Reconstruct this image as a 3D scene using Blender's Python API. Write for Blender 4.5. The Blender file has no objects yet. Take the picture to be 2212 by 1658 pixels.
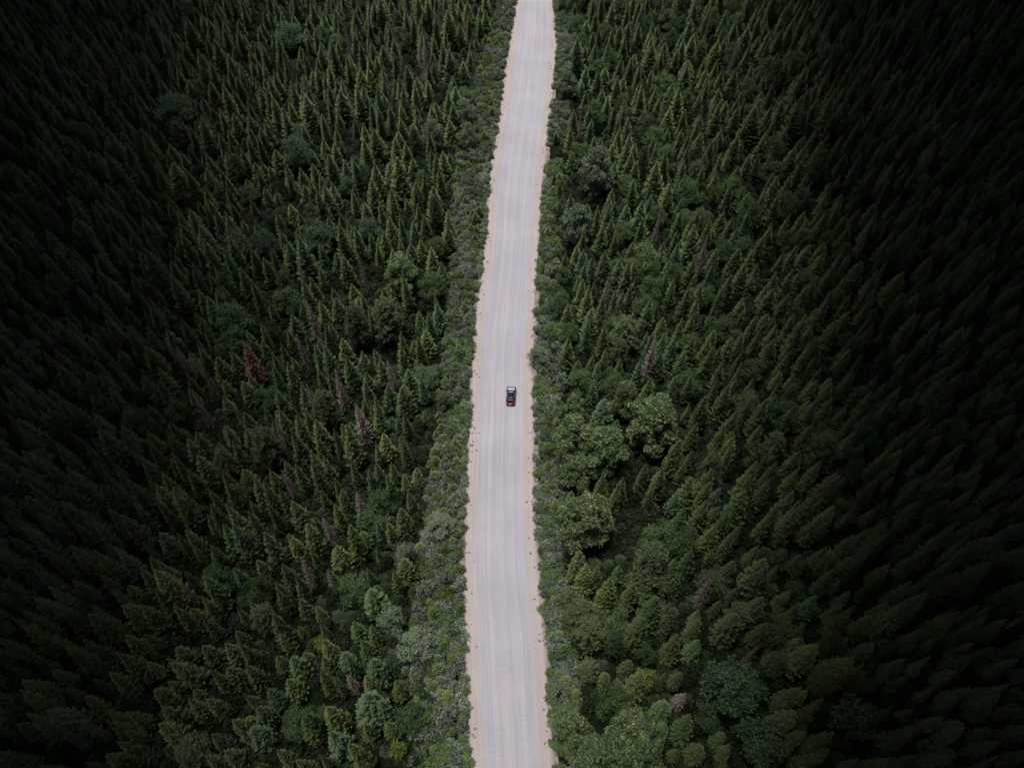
import bpy, math, random
import numpy as np
from mathutils import Vector, Matrix

# ------------------------------------------------------------------ camera, sky, sun, exposure
SC = bpy.context.scene
COL = SC.collection
H = 125.0                      # flying height in metres
F = 1720.0                     # focal length in units of a 2212 wide picture
CX, CY = 1106.0, 829.0
P = math.radians(54.6)         # camera looks down by this much
cd = bpy.data.cameras.new('camera')
cam = bpy.data.objects.new('camera', cd)
COL.objects.link(cam)
cam.location = (0, 0, H)
cam.rotation_euler = (math.pi / 2 - P, 0, 0)
cd.sensor_fit = 'HORIZONTAL'
cd.sensor_width = 36
cd.lens = 36 * F / 2212
cd.clip_start = 1
cd.clip_end = 8000
SC.camera = cam

SUN_EL, SUN_AZ = math.radians(82), math.radians(-105)     # azimuth from +Y towards +X
world = bpy.data.worlds.new('World')
SC.world = world
world.use_nodes = True
wn = world.node_tree
sky = wn.nodes.new('ShaderNodeTexSky')
sky.sky_type = 'NISHITA'
sky.sun_disc = False
sky.sun_elevation = SUN_EL
sky.sun_rotation = SUN_AZ
sky.air_density = 1.0
sky.dust_density = 3.0
bgn = wn.nodes['Background']
wn.links.new(sky.outputs[0], bgn.inputs[0])
bgn.inputs[1].default_value = 0.05
sd = bpy.data.lights.new('sun', 'SUN')
sd.energy = 1.5
sd.angle = math.radians(17)
sd.color = (1.0, 0.955, 0.93)
sun = bpy.data.objects.new('sun', sd)
COL.objects.link(sun)
sdir = Vector((math.sin(SUN_AZ) * math.cos(SUN_EL), math.cos(SUN_AZ) * math.cos(SUN_EL), math.sin(SUN_EL)))
sun.rotation_euler = sdir.to_track_quat('Z', 'Y').to_euler()
SC.view_settings.view_transform = 'Standard'
SC.view_settings.look = 'None'
SC.view_settings.gamma = 1
SC.view_settings.exposure = 1.34
SC.cycles.max_bounces = 6
SC.cycles.transparent_max_bounces = 4

rng = np.random.default_rng(7)
rnd = random.Random(11)


def ground(u, v, z=0.0):
    """point of the plane z seen at (u, v) of the 2212 x 1658 picture"""
    x = u - CX
    w = v - CY
    dy = F * math.cos(P) - w * math.sin(P)
    dz = -F * math.sin(P) - w * math.cos(P)
    t = (z - H) / dz
    return x * t, dy * t


def proj(x, y, z=0.0):
    dz = z - H
    d = y * math.cos(P) - dz * math.sin(P)
    up = y * math.sin(P) + dz * math.cos(P)
    return CX + F * x / d, CY - F * up / d, F / d


# ------------------------------------------------------------------ materials
def new_mat(name):
    m = bpy.data.materials.new(name)
    m.use_nodes = True
    nt = m.node_tree
    b = nt.nodes['Principled BSDF']
    return m, nt, b


def plain(name, col, rough=0.6, metal=0.0, coat=0.0, emit=None):
    m, nt, b = new_mat(name)
    no = nt.nodes.new('ShaderNodeTexNoise')
    no.inputs['Scale'].default_value = 9
    no.inputs['Detail'].default_value = 4
    mr = nt.nodes.new('ShaderNodeMapRange')
    mr.inputs['To Min'].default_value = rough * 0.85
    mr.inputs['To Max'].default_value = min(1, rough * 1.2 + 0.02)
    nt.links.new(no.outputs[0], mr.inputs[0])
    nt.links.new(mr.outputs[0], b.inputs['Roughness'])
    b.inputs['Base Color'].default_value = (*col, 1)
    b.inputs['Metallic'].default_value = metal
    b.inputs['Coat Weight'].default_value = coat
    if emit:
        b.inputs['Emission Color'].default_value = (*emit[0], 1)
        b.inputs['Emission Strength'].default_value = emit[1]
    return m


def foliage(name, c0, c1, tip=None, rough=0.6, var=0.35, spec=0.3):
    """leaf colours differ from spray to spray (attribute tone), from tree to tree and at the young shoots (attribute shoot)"""
    m, nt, b = new_mat(name)
    N, L = nt.nodes, nt.links
    at = N.new('ShaderNodeAttribute'); at.attribute_name = 'tone'
    mx = N.new('ShaderNodeMix'); mx.data_type = 'RGBA'
    mx.inputs[6].default_value = (*c0, 1); mx.inputs[7].default_value = (*c1, 1)
    L.new(at.outputs['Fac'], mx.inputs[0])
    out = mx.outputs[2]
    if tip:
        a2 = N.new('ShaderNodeAttribute'); a2.attribute_name = 'shoot'
        m2 = N.new('ShaderNodeMix'); m2.data_type = 'RGBA'
        m2.inputs[7].default_value = (*tip, 1)
        L.new(out, m2.inputs[6]); L.new(a2.outputs['Fac'], m2.inputs[0])
        out = m2.outputs[2]
    oi = N.new('ShaderNodeObjectInfo')
    hs = N.new('ShaderNodeHueSaturation')
    mh = N.new('ShaderNodeMapRange'); mh.inputs['To Min'].default_value = 0.490; mh.inputs['To Max'].default_value = 0.520
    wn_ = N.new('ShaderNodeTexWhiteNoise'); wn_.noise_dimensions = '1D'
    L.new(oi.outputs['Random'], wn_.inputs['W'])
    L.new(wn_.outputs['Value'], mh.inputs[0]); L.new(mh.outputs[0], hs.inputs['Hue'])
    mv = N.new('ShaderNodeMapRange'); mv.inputs['To Min'].default_value = 1 - var; mv.inputs['To Max'].default_value = 1 + var
    L.new(oi.outputs['Random'], mv.inputs[0]); L.new(mv.outputs[0], hs.inputs['Value'])
    L.new(out, hs.inputs['Color'])
    L.new(hs.outputs[0], b.inputs['Base Color'])
    b.inputs['Roughness'].default_value = rough
    b.inputs['Specular IOR Level'].default_value = spec
    return m


M = {}
M['spruce_dark'] = foliage('spruce_needles_dark', (0.044, 0.076, 0.028), (0.064, 0.102, 0.038), (0.126, 0.174, 0.068), var=.3)
M['spruce_olive'] = foliage('spruce_needles_olive', (0.056, 0.084, 0.027), (0.078, 0.110, 0.038), (0.148, 0.184, 0.066), var=.28)
M['spruce_blue'] = foliage('spruce_needles_blue', (0.044, 0.080, 0.036), (0.064, 0.106, 0.050), (0.115, 0.170, 0.090), var=.25)
M['pine'] = foliage('pine_needles', (0.062, 0.092, 0.038), (0.088, 0.122, 0.054), (0.125, 0.160, 0.075), var=.2)
M['leaf_green'] = foliage('leaves_green', (0.038, 0.070, 0.022), (0.062, 0.106, 0.034), (0.095, 0.150, 0.050), var=.25)
M['leaf_grey'] = foliage('leaves_grey_green', (0.074, 0.106, 0.062), (0.126, 0.166, 0.106), (0.192, 0.240, 0.108), var=0.2)
M['leaf_poplar'] = foliage('leaves_poplar', (0.050, 0.084, 0.038), (0.088, 0.134, 0.060), (0.250, 0.320, 0.120), var=0.15)
M['leaf_blue'] = foliage('leaves_blue_green', (0.044, 0.080, 0.038), (0.068, 0.112, 0.056), (0.095, 0.145, 0.075), var=0.18)
M['leaf_silver'] = foliage('leaves_silver', (0.052, 0.080, 0.050), (0.095, 0.130, 0.085), (0.24, 0.29, 0.19), var=0.1)
M['leaf_ash'] = foliage('leaves_ash', (0.034, 0.064, 0.030), (0.064, 0.106, 0.050), (0.09, 0.14, 0.065), var=0.12)
M['leaf_yellow'] = foliage('leaves_yellow', (0.085, 0.125, 0.022), (0.14, 0.18, 0.03), (0.21, 0.24, 0.045), var=0.1)
M['willow'] = foliage('willow_leaves', (0.030, 0.050, 0.030), (0.135, 0.170, 0.122), (0.26, 0.30, 0.225), var=0.34)
M['brush'] = foliage('brush_leaves_shade_toned', (0.011, 0.021, 0.008), (0.022, 0.037, 0.013), (0.03, 0.048, 0.018), var=0.35)  # leaf colours darkened to paint in the shade under the trees
M['alder'] = foliage('alder_leaves', (0.055, 0.090, 0.030), (0.098, 0.144, 0.048), (0.149, 0.196, 0.069), var=0.3)
M['dead_rust'] = foliage('dead_twigs_rust', (0.11, 0.062, 0.046), (0.17, 0.092, 0.07), (0.21, 0.125, 0.10), var=0.05)
M['dead_grey'] = foliage('dead_twigs_grey', (0.084, 0.072, 0.063), (0.156, 0.135, 0.120), (0.204, 0.174, 0.156), var=0.1)
M['dead_pale'] = foliage('dead_twigs_pale', (0.13, 0.115, 0.10), (0.24, 0.205, 0.18), (0.28, 0.235, 0.20), var=0.05)
M['weeds'] = foliage('weed_leaves', (0.060, 0.075, 0.035), (0.110, 0.125, 0.065), (0.150, 0.160, 0.090))


def bark(name, c0, c1):
    m, nt, b = new_mat(name)
    no = nt.nodes.new('ShaderNodeTexNoise'); no.inputs['Scale'].default_value = 5; no.inputs['Detail'].default_value = 5
    tc = nt.nodes.new('ShaderNodeTexCoord')
    mp = nt.nodes.new('ShaderNodeMapping'); mp.inputs['Scale'].default_value = (3, 3, 0.7)
    nt.links.new(tc.outputs['Object'], mp.inputs[0]); nt.links.new(mp.outputs[0], no.inputs['Vector'])
    cr = nt.nodes.new('ShaderNodeValToRGB')
    cr.color_ramp.elements[0].color = (*c0, 1); cr.color_ramp.elements[0].position = .35
    cr.color_ramp.elements[1].color = (*c1, 1); cr.color_ramp.elements[1].position = .65
    nt.links.new(no.outputs[0], cr.inputs[0]); nt.links.new(cr.outputs[0], b.inputs['Base Color'])
    b.inputs['Roughness'].default_value = .85
    return m


M['bark_brown'] = bark('bark_brown', (0.05, 0.038, 0.03), (0.11, 0.09, 0.075))
M['bark_pale'] = bark('bark_pale', (0.16, 0.15, 0.13), (0.34, 0.32, 0.29))
M['bark_dead'] = bark('bark_dead', (0.20, 0.17, 0.15), (0.36, 0.32, 0.28))


# ------------------------------------------------------------------ mesh helpers
class MB:
    def __init__(s):
        s.v = []; s.f = []; s.tone = []; s.shoot = []

    def face(s, pts, tone=0.5, shoot=0.0):
        i = len(s.v)
        s.v.extend(pts)
        s.f.append(tuple(range(i, i + len(pts))))
        s.tone.append(tone); s.shoot.append(shoot)

    def mesh(s, name, mat, smooth=False, attrs=True):
        me = bpy.data.meshes.new(name)
        me.from_pydata([tuple(p) for p in s.v], [], s.f)
        if attrs and s.tone:
            a = me.attributes.new('tone', 'FLOAT', 'FACE'); a.data.foreach_set('value', np.array(s.tone[:len(me.polygons)], dtype=np.float32))
            a = me.attributes.new('shoot', 'FLOAT', 'FACE'); a.data.foreach_set('value', np.array(s.shoot[:len(me.polygons)], dtype=np.float32))
        me.materials.append(mat)
        if smooth:
            me.polygons.foreach_set('use_smooth', [True] * len(me.polygons))
        me.update()
        return me

    def tube(s, pts, rads, n=6, tone=.5):
        base = len(s.v)
        pts = [np.array(p, float) for p in pts]
        for k, p in enumerate(pts):
            d = pts[min(k + 1, len(pts) - 1)] - pts[max(k - 1, 0)]
            d /= (np.linalg.norm(d) + 1e-9)
            a = np.cross(d, (0, 1, 0.13)) if abs(d[1]) < .9 else np.cross(d, (1, 0, 0))
            a /= np.linalg.norm(a); b = np.cross(d, a)
            for j in range(n):
                t = 2 * math.pi * j / n
                s.v.append(tuple(p + rads[k] * (a * math.cos(t) + b * math.sin(t))))
        for k in range(len(pts) - 1):
            for j in range(n):
                j2 = (j + 1) % n
                s.f.append((base + k * n + j, base + k * n + j2, base + (k + 1) * n + j2, base + (k + 1) * n + j))
                s.tone.append(tone); s.shoot.append(0)
        s.f.append(tuple(base + (len(pts) - 1) * n + j for j in range(n))); s.tone.append(tone); s.shoot.append(0)
        return s


def linkobj(name, me, parent=None):
    o = bpy.data.objects.new(name, me)
    COL.objects.link(o)
    if parent is not None:
        o.parent = parent
    return o


def tag(o, label=None, cat=None, group=None, kind=None):
    if label: o['label'] = label
    if cat: o['category'] = cat
    if group: o['group'] = group
    if kind: o['kind'] = kind
    return o


def unit(v):
    v = np.array(v, float)
    return v / (np.linalg.norm(v) + 1e-9)


# ------------------------------------------------------------------ plants
def spruce_meshes(seed, h=12.0, R=1.9, mat=None, power=0.85, sparse=0.0, gap=0.36, thin=1.0, bk='bark_brown'):
    r = random.Random(seed)
    mb = MB()
    z = h * 0.10
    while z < h * 0.975:
        t = z / h
        rad = R * (1 - t) ** power * (0.55 + 0.45 * min(1, (t - .02) / .16)) * (1 - .5 * max(0, (t - .74) / .26))
        n = max(4, int(5 + 5.5 * (1 - t)))
        off = r.random() * 6.28
        for k in range(n):
            if r.random() < sparse: continue
            az = off + 6.2832 * k / n + r.uniform(-.28, .28)
            ln = rad * r.uniform(.68, 1.12) + 0.05
            ca, sa = math.cos(az), math.sin(az)
            z0 = z + r.uniform(-.14, .14)
            droop = r.uniform(.16, .46) * (1 - .75 * t)
            tone = r.random()
            seg = 5 if ln > .9 else 3
            wid = (0.36 + 0.15 * ln) * r.uniform(.85, 1.15) * thin
            def pt(s):
                zz = z0 - droop * ln * math.sin(s * 2.5) * 1.1 + 0.10 * s * s * ln + (.45 * t * ln * s)
                return np.array((ca * ln * s, sa * ln * s, zz))
            side = np.array((-sa, ca, 0))
            prev = pt(.02)
            for q in range(seg):
                s1 = (q + 1) / seg
                p1 = pt(s1)
                w = wid * (1 - .55 * s1) * (1.0 if q else .7)
                fwd = p1 - prev
                sh = max(0.0, (s1 - .45) / .55) * r.uniform(.3, 1)
                for sg in (1, -1):
                    tipp = prev + side * sg * w * r.uniform(.8, 1.2) + fwd * r.uniform(.9, 1.5) + np.array((0, 0, -r.uniform(.02, .16)))
                    mb.face([prev, p1, tipp], min(1, max(0, tone + r.uniform(-.25, .25))), sh)
                prev = p1
            tp = pt(1.16)
            mb.face([prev + side * .09, tp, prev - side * .09], tone, .9)
        z += gap * (1.12 - .45 * t) * r.uniform(.85, 1.15)
    for k in range(5):
        az = k * 1.257
        mb.face([(0.07 * math.cos(az), .07 * math.sin(az), h * .94), (0.07 * math.cos(az + 1.2), .07 * math.sin(az + 1.2), h * .94), (0, 0, h * 1.01)], .8, .7)
    tr = MB().tube([(0, 0, 0), (r.uniform(-.05, .05), 0, h * .4), (0, 0, h * .97)], [h * .014, h * .009, .015], 7)
    return mb.mesh('crown', mat), tr.mesh('trunk', M[bk], True)


def leafquad(mb, c, size, r, tone, shoot, up=.5):
    n = unit((r.gauss(0, 1), r.gauss(0, 1), r.gauss(0, 1) + up))
    a = unit(np.cross(n, (r.gauss(0, 1), r.gauss(0, 1), r.gauss(0, 1))))
    b = np.cross(n, a)
    l = size * r.uniform(.7, 1.25)
    w = l * r.uniform(.4, .62)
    mb.face([c - a * l * .5, c + b * w * .5, c + a * l * .55, c - b * w * .5], tone, shoot)


def broadleaf_meshes(seed, h=10.0, R=2.6, mat=None, lobes=16, leaves=4200, leaf=.30, low=.28, pointy=0.0, clump=.5, barkm='bark_brown', fresh=.5, lob=(.30, .47)):
    """a crown of many leaf clumps carried by limbs: lobes stand off the stem with gaps between them"""
    r = random.Random(seed)
    mb = MB(); tr = MB()
    zc = h * (low + 1) / 2
    hz = h * (1 - low) / 2
    L = []
    for k in range(lobes):
        t = (k + .5) / lobes
        zz = -1 + 2 * t
        prof = math.sqrt(max(0, 1 - zz * zz * .85)) * (1 - pointy * max(0, zz) * .75)
        az = k * 2.39996 + r.uniform(-.5, .5)
        d = R * prof * r.uniform(.42, .92)
        lr = R * r.uniform(*lob) * (1 - .35 * pointy * max(0, zz))
        c = np.array((math.cos(az) * d, math.sin(az) * d, zc + zz * hz * .84))
        L.append((c, lr))
    L.append((np.array((0, 0, zc + hz * .80)), R * .34))
    wsum = sum(l[1] ** 2 for l in L)
    for c, lr in L:
        n = int(leaves * lr * lr / wsum / 7)
        tb = r.uniform(-.25, .25)
        for _ in range(n):
            d = unit((r.gauss(0, 1), r.gauss(0, 1), r.gauss(0, 1) + .45))
            rr = lr * (1 - .45 * r.random() ** 2.0)
            cc = c + d * rr * np.array((1, 1, .85))
            tn = .5 + tb + r.uniform(-.35, .35)
            shf = fresh * max(0, r.gauss(0.1, .45)) * (1 if d[2] > 0 else .4)
            for _k in range(7):
                p = cc + np.array((r.gauss(0, 1), r.gauss(0, 1), r.gauss(0, .7))) * clump * .42
                leafquad(mb, p, leaf, r, min(1, max(0, tn + r.uniform(-.2, .2))), min(1, shf))
    top = np.array((0, 0, h * .86))
    tr.tube([(0, 0, 0), (r.uniform(-.1, .1), r.uniform(-.1, .1), h * .35), top], [h * .018 + .03, h * .012 + .02, .03], 8)
    for c, lr in L[:14]:
        b0 = np.array((0, 0, max(h * .12, c[2] - np.hypot(c[0], c[1]) * 1.05 - .3)))
        mid = (b0 + c) / 2 + np.array((0, 0, .25))
        tr.tube([b0, mid, c], [h * .007 + .02, h * .005 + .012, .02], 5)
    return mb.mesh('crown', mat), tr.mesh('trunk', M[barkm], True)


def pine_meshes(seed, h=13.0, R=2.4, mat=None):
    r = random.Random(seed)
    mb = MB(); tr = MB()
    tr.tube([(0, 0, 0), (.05, .02, h * .5), (0, 0, h * .97)], [h * .014, h * .010, .03], 7)
    z = h * .22
    while z < h * .97:
        t = z / h
        rad = R * (1 - t ** 2.2) ** .6 * min(1, .5 + (t - .2) * 1.6) * r.uniform(.75, 1.1)
        n = r.choice((4, 5, 6))
        off = r.random() * 6.28
        for k in range(n):
            az = off + 6.283 * k / n + r.uniform(-.3, .3)
            ln = rad * r.uniform(.65, 1.15) + .25
            d = np.array((math.cos(az), math.sin(az), 0))
            rise = r.uniform(.12, .4)
            pts = [np.array((0, 0, z)), np.array((0, 0, z)) + d * ln * .55 + np.array((0, 0, .04)), np.array((0, 0, z)) + d * ln + np.array((0, 0, rise * ln))]
            tr.tube(pts, [.05, .03, .012], 4)
            nt_ = int(7 + ln * 8)
            tone = r.random()
            for q in range(nt_):
                s = .3 + .75 * (q + r.random()) / nt_
                c = pts[0] + d * ln * s + np.array((0, 0, rise * ln * s * s)) + np.array((r.gauss(0, .16), r.gauss(0, .16), r.gauss(0, .1))) * (.6 + ln * .35)
                for w in range(8):
                    e = unit((r.gauss(0, 1) + d[0] * .6, r.gauss(0, 1) + d[1] * .6, r.gauss(0, 1) + .8)) * r.uniform(.22, .38)
                    sdv = unit(np.cross(e, (r.gauss(0, 1), r.gauss(0, 1), r.gauss(0, 1)))) * .055
                    mb.face([c - sdv, c + e, c + sdv], min(1, max(0, tone + r.uniform(-.3, .3))), .7 * r.random())
        z += r.uniform(.42, .66)
    return mb.mesh('crown', mat), tr.mesh('trunk', M['bark_brown'], True)


def dead_meshes(seed, h=12.0, R=1.3, mat=None, dens=1.0, twig=.05):
    r = random.Random(seed)
    mb = MB()
    z = h * .18
    while z < h * .97:
        t = z / h
        rad = R * (1 - t) ** .7 * r.uniform(.7, 1.1)
        n = max(3, int((4 + 5 * (1 - t)) * dens))
        off = r.random() * 6.28
        for k in range(n):
            az = off + 6.283 * k / n + r.uniform(-.4, .4)
            ln = rad * r.uniform(.5, 1.15) + .1
            d = np.array((math.cos(az), math.sin(az), 0)); sdv = np.array((-d[1], d[0], 0))
            z0 = np.array((0, 0, z + r.uniform(-.15, .15)))
            end = z0 + d * ln + np.array((0, 0, -.3 * ln * (1 - t)))
            tone = r.random()
            mb.face([z0 + sdv * twig, end, z0 - sdv * twig], tone, .2)
            mb.face([z0 + np.array((0, 0, twig)), end, z0 - np.array((0, 0, twig))], tone, .2)
            for q in range(5):
                s = .25 + .75 * (q + .5) / 5
                p = z0 + (end - z0) * s
                for sg in (1, -1):
                    e = p + sdv * sg * ln * .28 * (1.1 - s * .5) + d * ln * .16 + np.array((0, 0, -r.uniform(.02, .2)))
                    mb.face([p, e, p + d * twig * 1.6], min(1, tone * r.uniform(.6, 1.3)), r.random())
        z += r.uniform(.22, .36)
    tr = MB().tube([(0, 0, 0), (r.uniform(-.1, .1), .03, h * .5), (0, 0, h)], [h * .012, h * .008, .02], 7)
    return mb.mesh('branches', mat), tr.mesh('trunk', M['bark_dead'], True)


# every kind: (crown mesh, trunk mesh, natural height, natural radius)
KINDS = {}


def kind(key, meshes, h, R):
    KINDS[key] = (meshes[0], meshes[1], h, R)


for tn in ('dark', 'olive', 'blue'):
    for i, (pw, sp, rr) in enumerate(((.72, .0, 1.9), (.66, .03, 1.95), (.82, .08, 2.0), (.60, .0, 1.8), (.95, .12, 1.7), (.74, .22, 2.1))):
        kind('spruce_%s_%d' % (tn, i), spruce_meshes(100 + i * 7 + len(tn), 12, rr, M['spruce_' + tn], pw, sp), 12, rr)
for i in range(3):
    kind('pine_%d' % i, pine_meshes(200 + i, 12, 2.2 + .15 * i, M['pine']), 12, 2.3)
for i in range(3):
    kind('green_%d' % i, broadleaf_meshes(300 + i, 9, 2.5, M['leaf_green'], 15, 4200, .30, .2), 9, 2.5)
for i in range(2):
    kind('grey_%d' % i, broadleaf_meshes(320 + i, 9, 2.2, M['leaf_grey'], 14, 4200, .27, .2, .3, .4, 'bark_pale'), 9, 2.2)
for i in range(3):
    kind('poplar_%d' % i, broadleaf_meshes(340 + i, 12, 3.8, M['leaf_poplar'], 44, 14000, .34, .1, .3, .40, 'bark_brown', 1.0, (.17, .29)), 12, 3.8)
kind('silver_0', broadleaf_meshes(350, 12, 3.6, M['leaf_silver'], 40, 13000, .34, .1, .45, .40, 'bark_brown', 1.0, (.17, .29)), 12, 3.6)
for i in range(2):
    kind('blue_%d' % i, broadleaf_meshes(360 + i, 9, 2.8, M['leaf_blue'], 15, 4600, .32, .25, 0, .6), 9, 2.8)
kind('yellow_0', broadleaf_meshes(370, 5, 1.3, M['leaf_yellow'], 8, 1100, .26, .3, 0, .5), 5, 1.3)
for i in range(2):
    kind('frond_%d' % i, broadleaf_meshes(380 + i, 9, 3.6, M['leaf_ash'], 46, 5200, .42, .5, 0, .46, 'bark_brown', .25, (.15, .22)), 9, 3.6)
kind('dead_rust', spruce_meshes(400, 12, 1.6, M['dead_rust'], .85, .22, .40, .75, 'bark_dead'), 12, 1.6)
kind('dead_pale', spruce_meshes(401, 12, 1.3, M['dead_pale'], .95, .30, .36, .42, 'bark_dead'), 12, 1.3)
kind('dead_grey', dead_meshes(402, 12, 1.5, M['dead_grey'], .8, .035), 12, 1.3)
for i in range(3):
    kind('willow_%d' % i, broadleaf_meshes(420 + i, 2.4, 1.5, M['willow'], 13, 1500, .30, .0, .0, .30, 'bark_brown', .8), 2.4, 1.5)
for i in range(2):
    kind('alder_%d' % i, broadleaf_meshes(430 + i, 2.8, 1.4, M['alder'], 12, 1400, .30, .0, .15, .28, 'bark_brown', .7), 2.8, 1.4)
for i in range(2):
    kind('sapling_%d' % i, spruce_meshes(440 + i, 4.2, 1.25, M['spruce_olive'], .6, .0, .24), 4.2, 1.25)
for i in range(2):
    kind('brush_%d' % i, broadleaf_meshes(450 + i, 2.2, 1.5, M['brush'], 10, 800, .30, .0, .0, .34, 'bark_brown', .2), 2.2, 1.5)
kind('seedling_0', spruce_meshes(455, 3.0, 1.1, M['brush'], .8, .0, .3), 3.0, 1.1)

# ------------------------------------------------------------------ road and ground
EDGE = [(0, 1262, 1350), (100, 1244, 1361), (200, 1226, 1352), (300, 1218, 1340), (400, 1198, 1332), (500, 1191, 1321),
        (600, 1183, 1316), (700, 1170, 1308), (750, 1160, 1308), (800, 1157, 1305), (870, 1150, 1301), (950, 1148, 1302),
        (1000, 1149, 1304), (1100, 1138, 1302), (1200, 1137, 1304), (1300, 1135, 1310), (1400, 1132, 1313), (1450, 1131, 1320), (1500, 1136, 1327),
        (1600, 1137, 1332), (1700, 1141, 1338), (1800, 1146, 1346), (1874, 1150, 1353)]
k_ = 2212 / 2500
ed = []
for y_, l_, r_ in EDGE:
    gl = ground(l_ * k_, y_ * k_); gr = ground(r_ * k_, y_ * k_)
    ed.append((gl[1], gl[0], gr[0]))
ed.sort()
ed = [(-160, ed[0][1] + 3.2 + 2, ed[0][2] + 4.6 + 2), (-40, ed[0][1] + 1.6, ed[0][2] + 2.0)] + ed
dl = (ed[-1][1] - ed[-5][1]) / (ed[-1][0] - ed[-5][0])
ed += [(330, ed[-1][1] + dl * 60, ed[-1][2] + dl * 100), (600, ed[-1][1] + dl * 140, ed[-1][2] + dl * 170)]
EY = np.array([e[0] for e in ed]); EL = np.array([e[1] for e in ed]); ER = np.array([e[2] for e in ed])


YS = np.arange(-160, 601, 1.0)
_k = np.exp(-.5 * (np.arange(-12, 13) / 4.5) ** 2); _k /= _k.sum()
SL = np.convolve(np.pad(np.interp(YS, EY, EL), 12, mode='edge'), _k, 'valid')
SR = np.convolve(np.pad(np.interp(YS, EY, ER), 12, mode='edge'), _k, 'valid')


def edges(y):
    return float(np.interp(y, YS, SL)), float(np.interp(y, YS, SR))


def wob(y, s):
    return .20 * math.sin(y * .47 + s) + .09 * math.sin(y * 1.9 + s * 2) + .13 * math.sin(y * .31 + s * 3) + .02 * math.sin(y * 7.7 + s)


def strip(name, y0, y1, step, el, er, z, nx=8):
    me = bpy.data.meshes.new(name)
    vs, fs, uv = [], [], []
    ys = np.arange(y0, y1 + step * .5, step)
    for y in ys:
        l, r = edges(y)
        l0, r0 = l, r
        l, r = el(l, y), er(r, y)
        for i in range(nx + 1):
            x = l + (r - l) * i / nx
            vs.append((x, y, z)); uv.append(((x - l0) / (r0 - l0), y * .01))
    for j in range(len(ys) - 1):
        for i in range(nx):
            a = j * (nx + 1) + i
            fs.append((a, a + 1, a + nx + 2, a + nx + 1))
    me.from_pydata(vs, [], fs)
    ul = me.uv_layers.new(name='UVMap')
    idx = np.zeros(len(me.loops), dtype=np.int32); me.loops.foreach_get('vertex_index', idx)
    ul.data.foreach_set('uv', np.array(uv, dtype=np.float32)[idx].ravel())
    return me


def soil_mat(name, c0, c1, sc):
    m, nt, b = new_mat(name)
    N, L = nt.nodes, nt.links
    tc = N.new('ShaderNodeTexCoord')
    n1 = N.new('ShaderNodeTexNoise'); n1.inputs['Scale'].default_value = sc; n1.inputs['Detail'].default_value = 8
    n1.inputs['Roughness'].default_value = .7
    L.new(tc.outputs['Object'], n1.inputs['Vector'])
    cr = N.new('ShaderNodeValToRGB')
    cr.color_ramp.elements[0].color = (*c0, 1); cr.color_ramp.elements[0].position = .35
    cr.color_ramp.elements[1].color = (*c1, 1); cr.color_ramp.elements[1].position = .68
    L.new(n1.outputs[0], cr.inputs[0]); L.new(cr.outputs[0], b.inputs['Base Color'])
    bp = N.new('ShaderNodeBump'); bp.inputs['Strength'].default_value = .6; bp.inputs['Distance'].default_value = .1
    L.new(n1.outputs[0], bp.inputs['Height']); L.new(bp.outputs[0], b.inputs['Normal'])
    b.inputs['Roughness'].default_value = .95
    b.inputs['Specular IOR Level'].default_value = .1
    return m


M['floor'] = soil_mat('forest_floor_shade_toned', (0.004, 0.006, 0.003), (0.010, 0.014, 0.006), 1.3)  # floor kept near black: deep shade between trees is put into its colour
M['verge'] = soil_mat('verge_soil', (0.10, 0.08, 0.07), (0.34, 0.29, 0.27), .9)

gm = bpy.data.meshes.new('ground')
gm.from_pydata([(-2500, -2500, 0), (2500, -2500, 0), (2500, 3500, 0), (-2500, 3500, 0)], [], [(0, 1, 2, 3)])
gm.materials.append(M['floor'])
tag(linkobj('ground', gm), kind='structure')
vm = strip('verge', -160, 600, .5, lambda l, y: l - .8 - .5 * wob(y, 3.3), lambda r, y: r + .8 + .5 * wob(y, 5.2), .004, 6)
vm.materials.append(M['verge'])
tag(linkobj('verge', vm), kind='structure')

mr_, nt, b = new_mat('gravel_road')
N, L = nt.nodes, nt.links
uvn = N.new('ShaderNodeUVMap'); uvn.uv_map = 'UVMap'
sep = N.new('ShaderNodeSeparateXYZ'); L.new(uvn.outputs[0], sep.inputs[0])
tc = N.new('ShaderNodeTexCoord')


def mathn(op, a, b_=None, c_=None):
    n = N.new('ShaderNodeMath'); n.operation = op
    for i, q in enumerate((a, b_, c_)):
        if q is None: continue
        if isinstance(q, (int, float)): n.inputs[i].default_value = q
        else: L.new(q, n.inputs[i])
    return n.outputs[0]


# slow sideways drift of the wheel tracks, so that they are not ruler-straight
nd = N.new('ShaderNodeTexNoise'); nd.noise_dimensions = '1D'; nd.inputs['Scale'].default_value = 3.0; nd.inputs['Detail'].default_value = 0
L.new(sep.outputs[1], nd.inputs['W'])
drift = mathn('MULTIPLY_ADD', nd.outputs[0], .035, -.0175)
uu = mathn('ADD', sep.outputs[0], drift)


def hexc(r, g, b_, k=1.0):
    f = lambda c: ((c / 255 + .055) / 1.055) ** 2.4
    return (f(r) * k, f(g) * k, f(b_) * k, 1)


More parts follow.
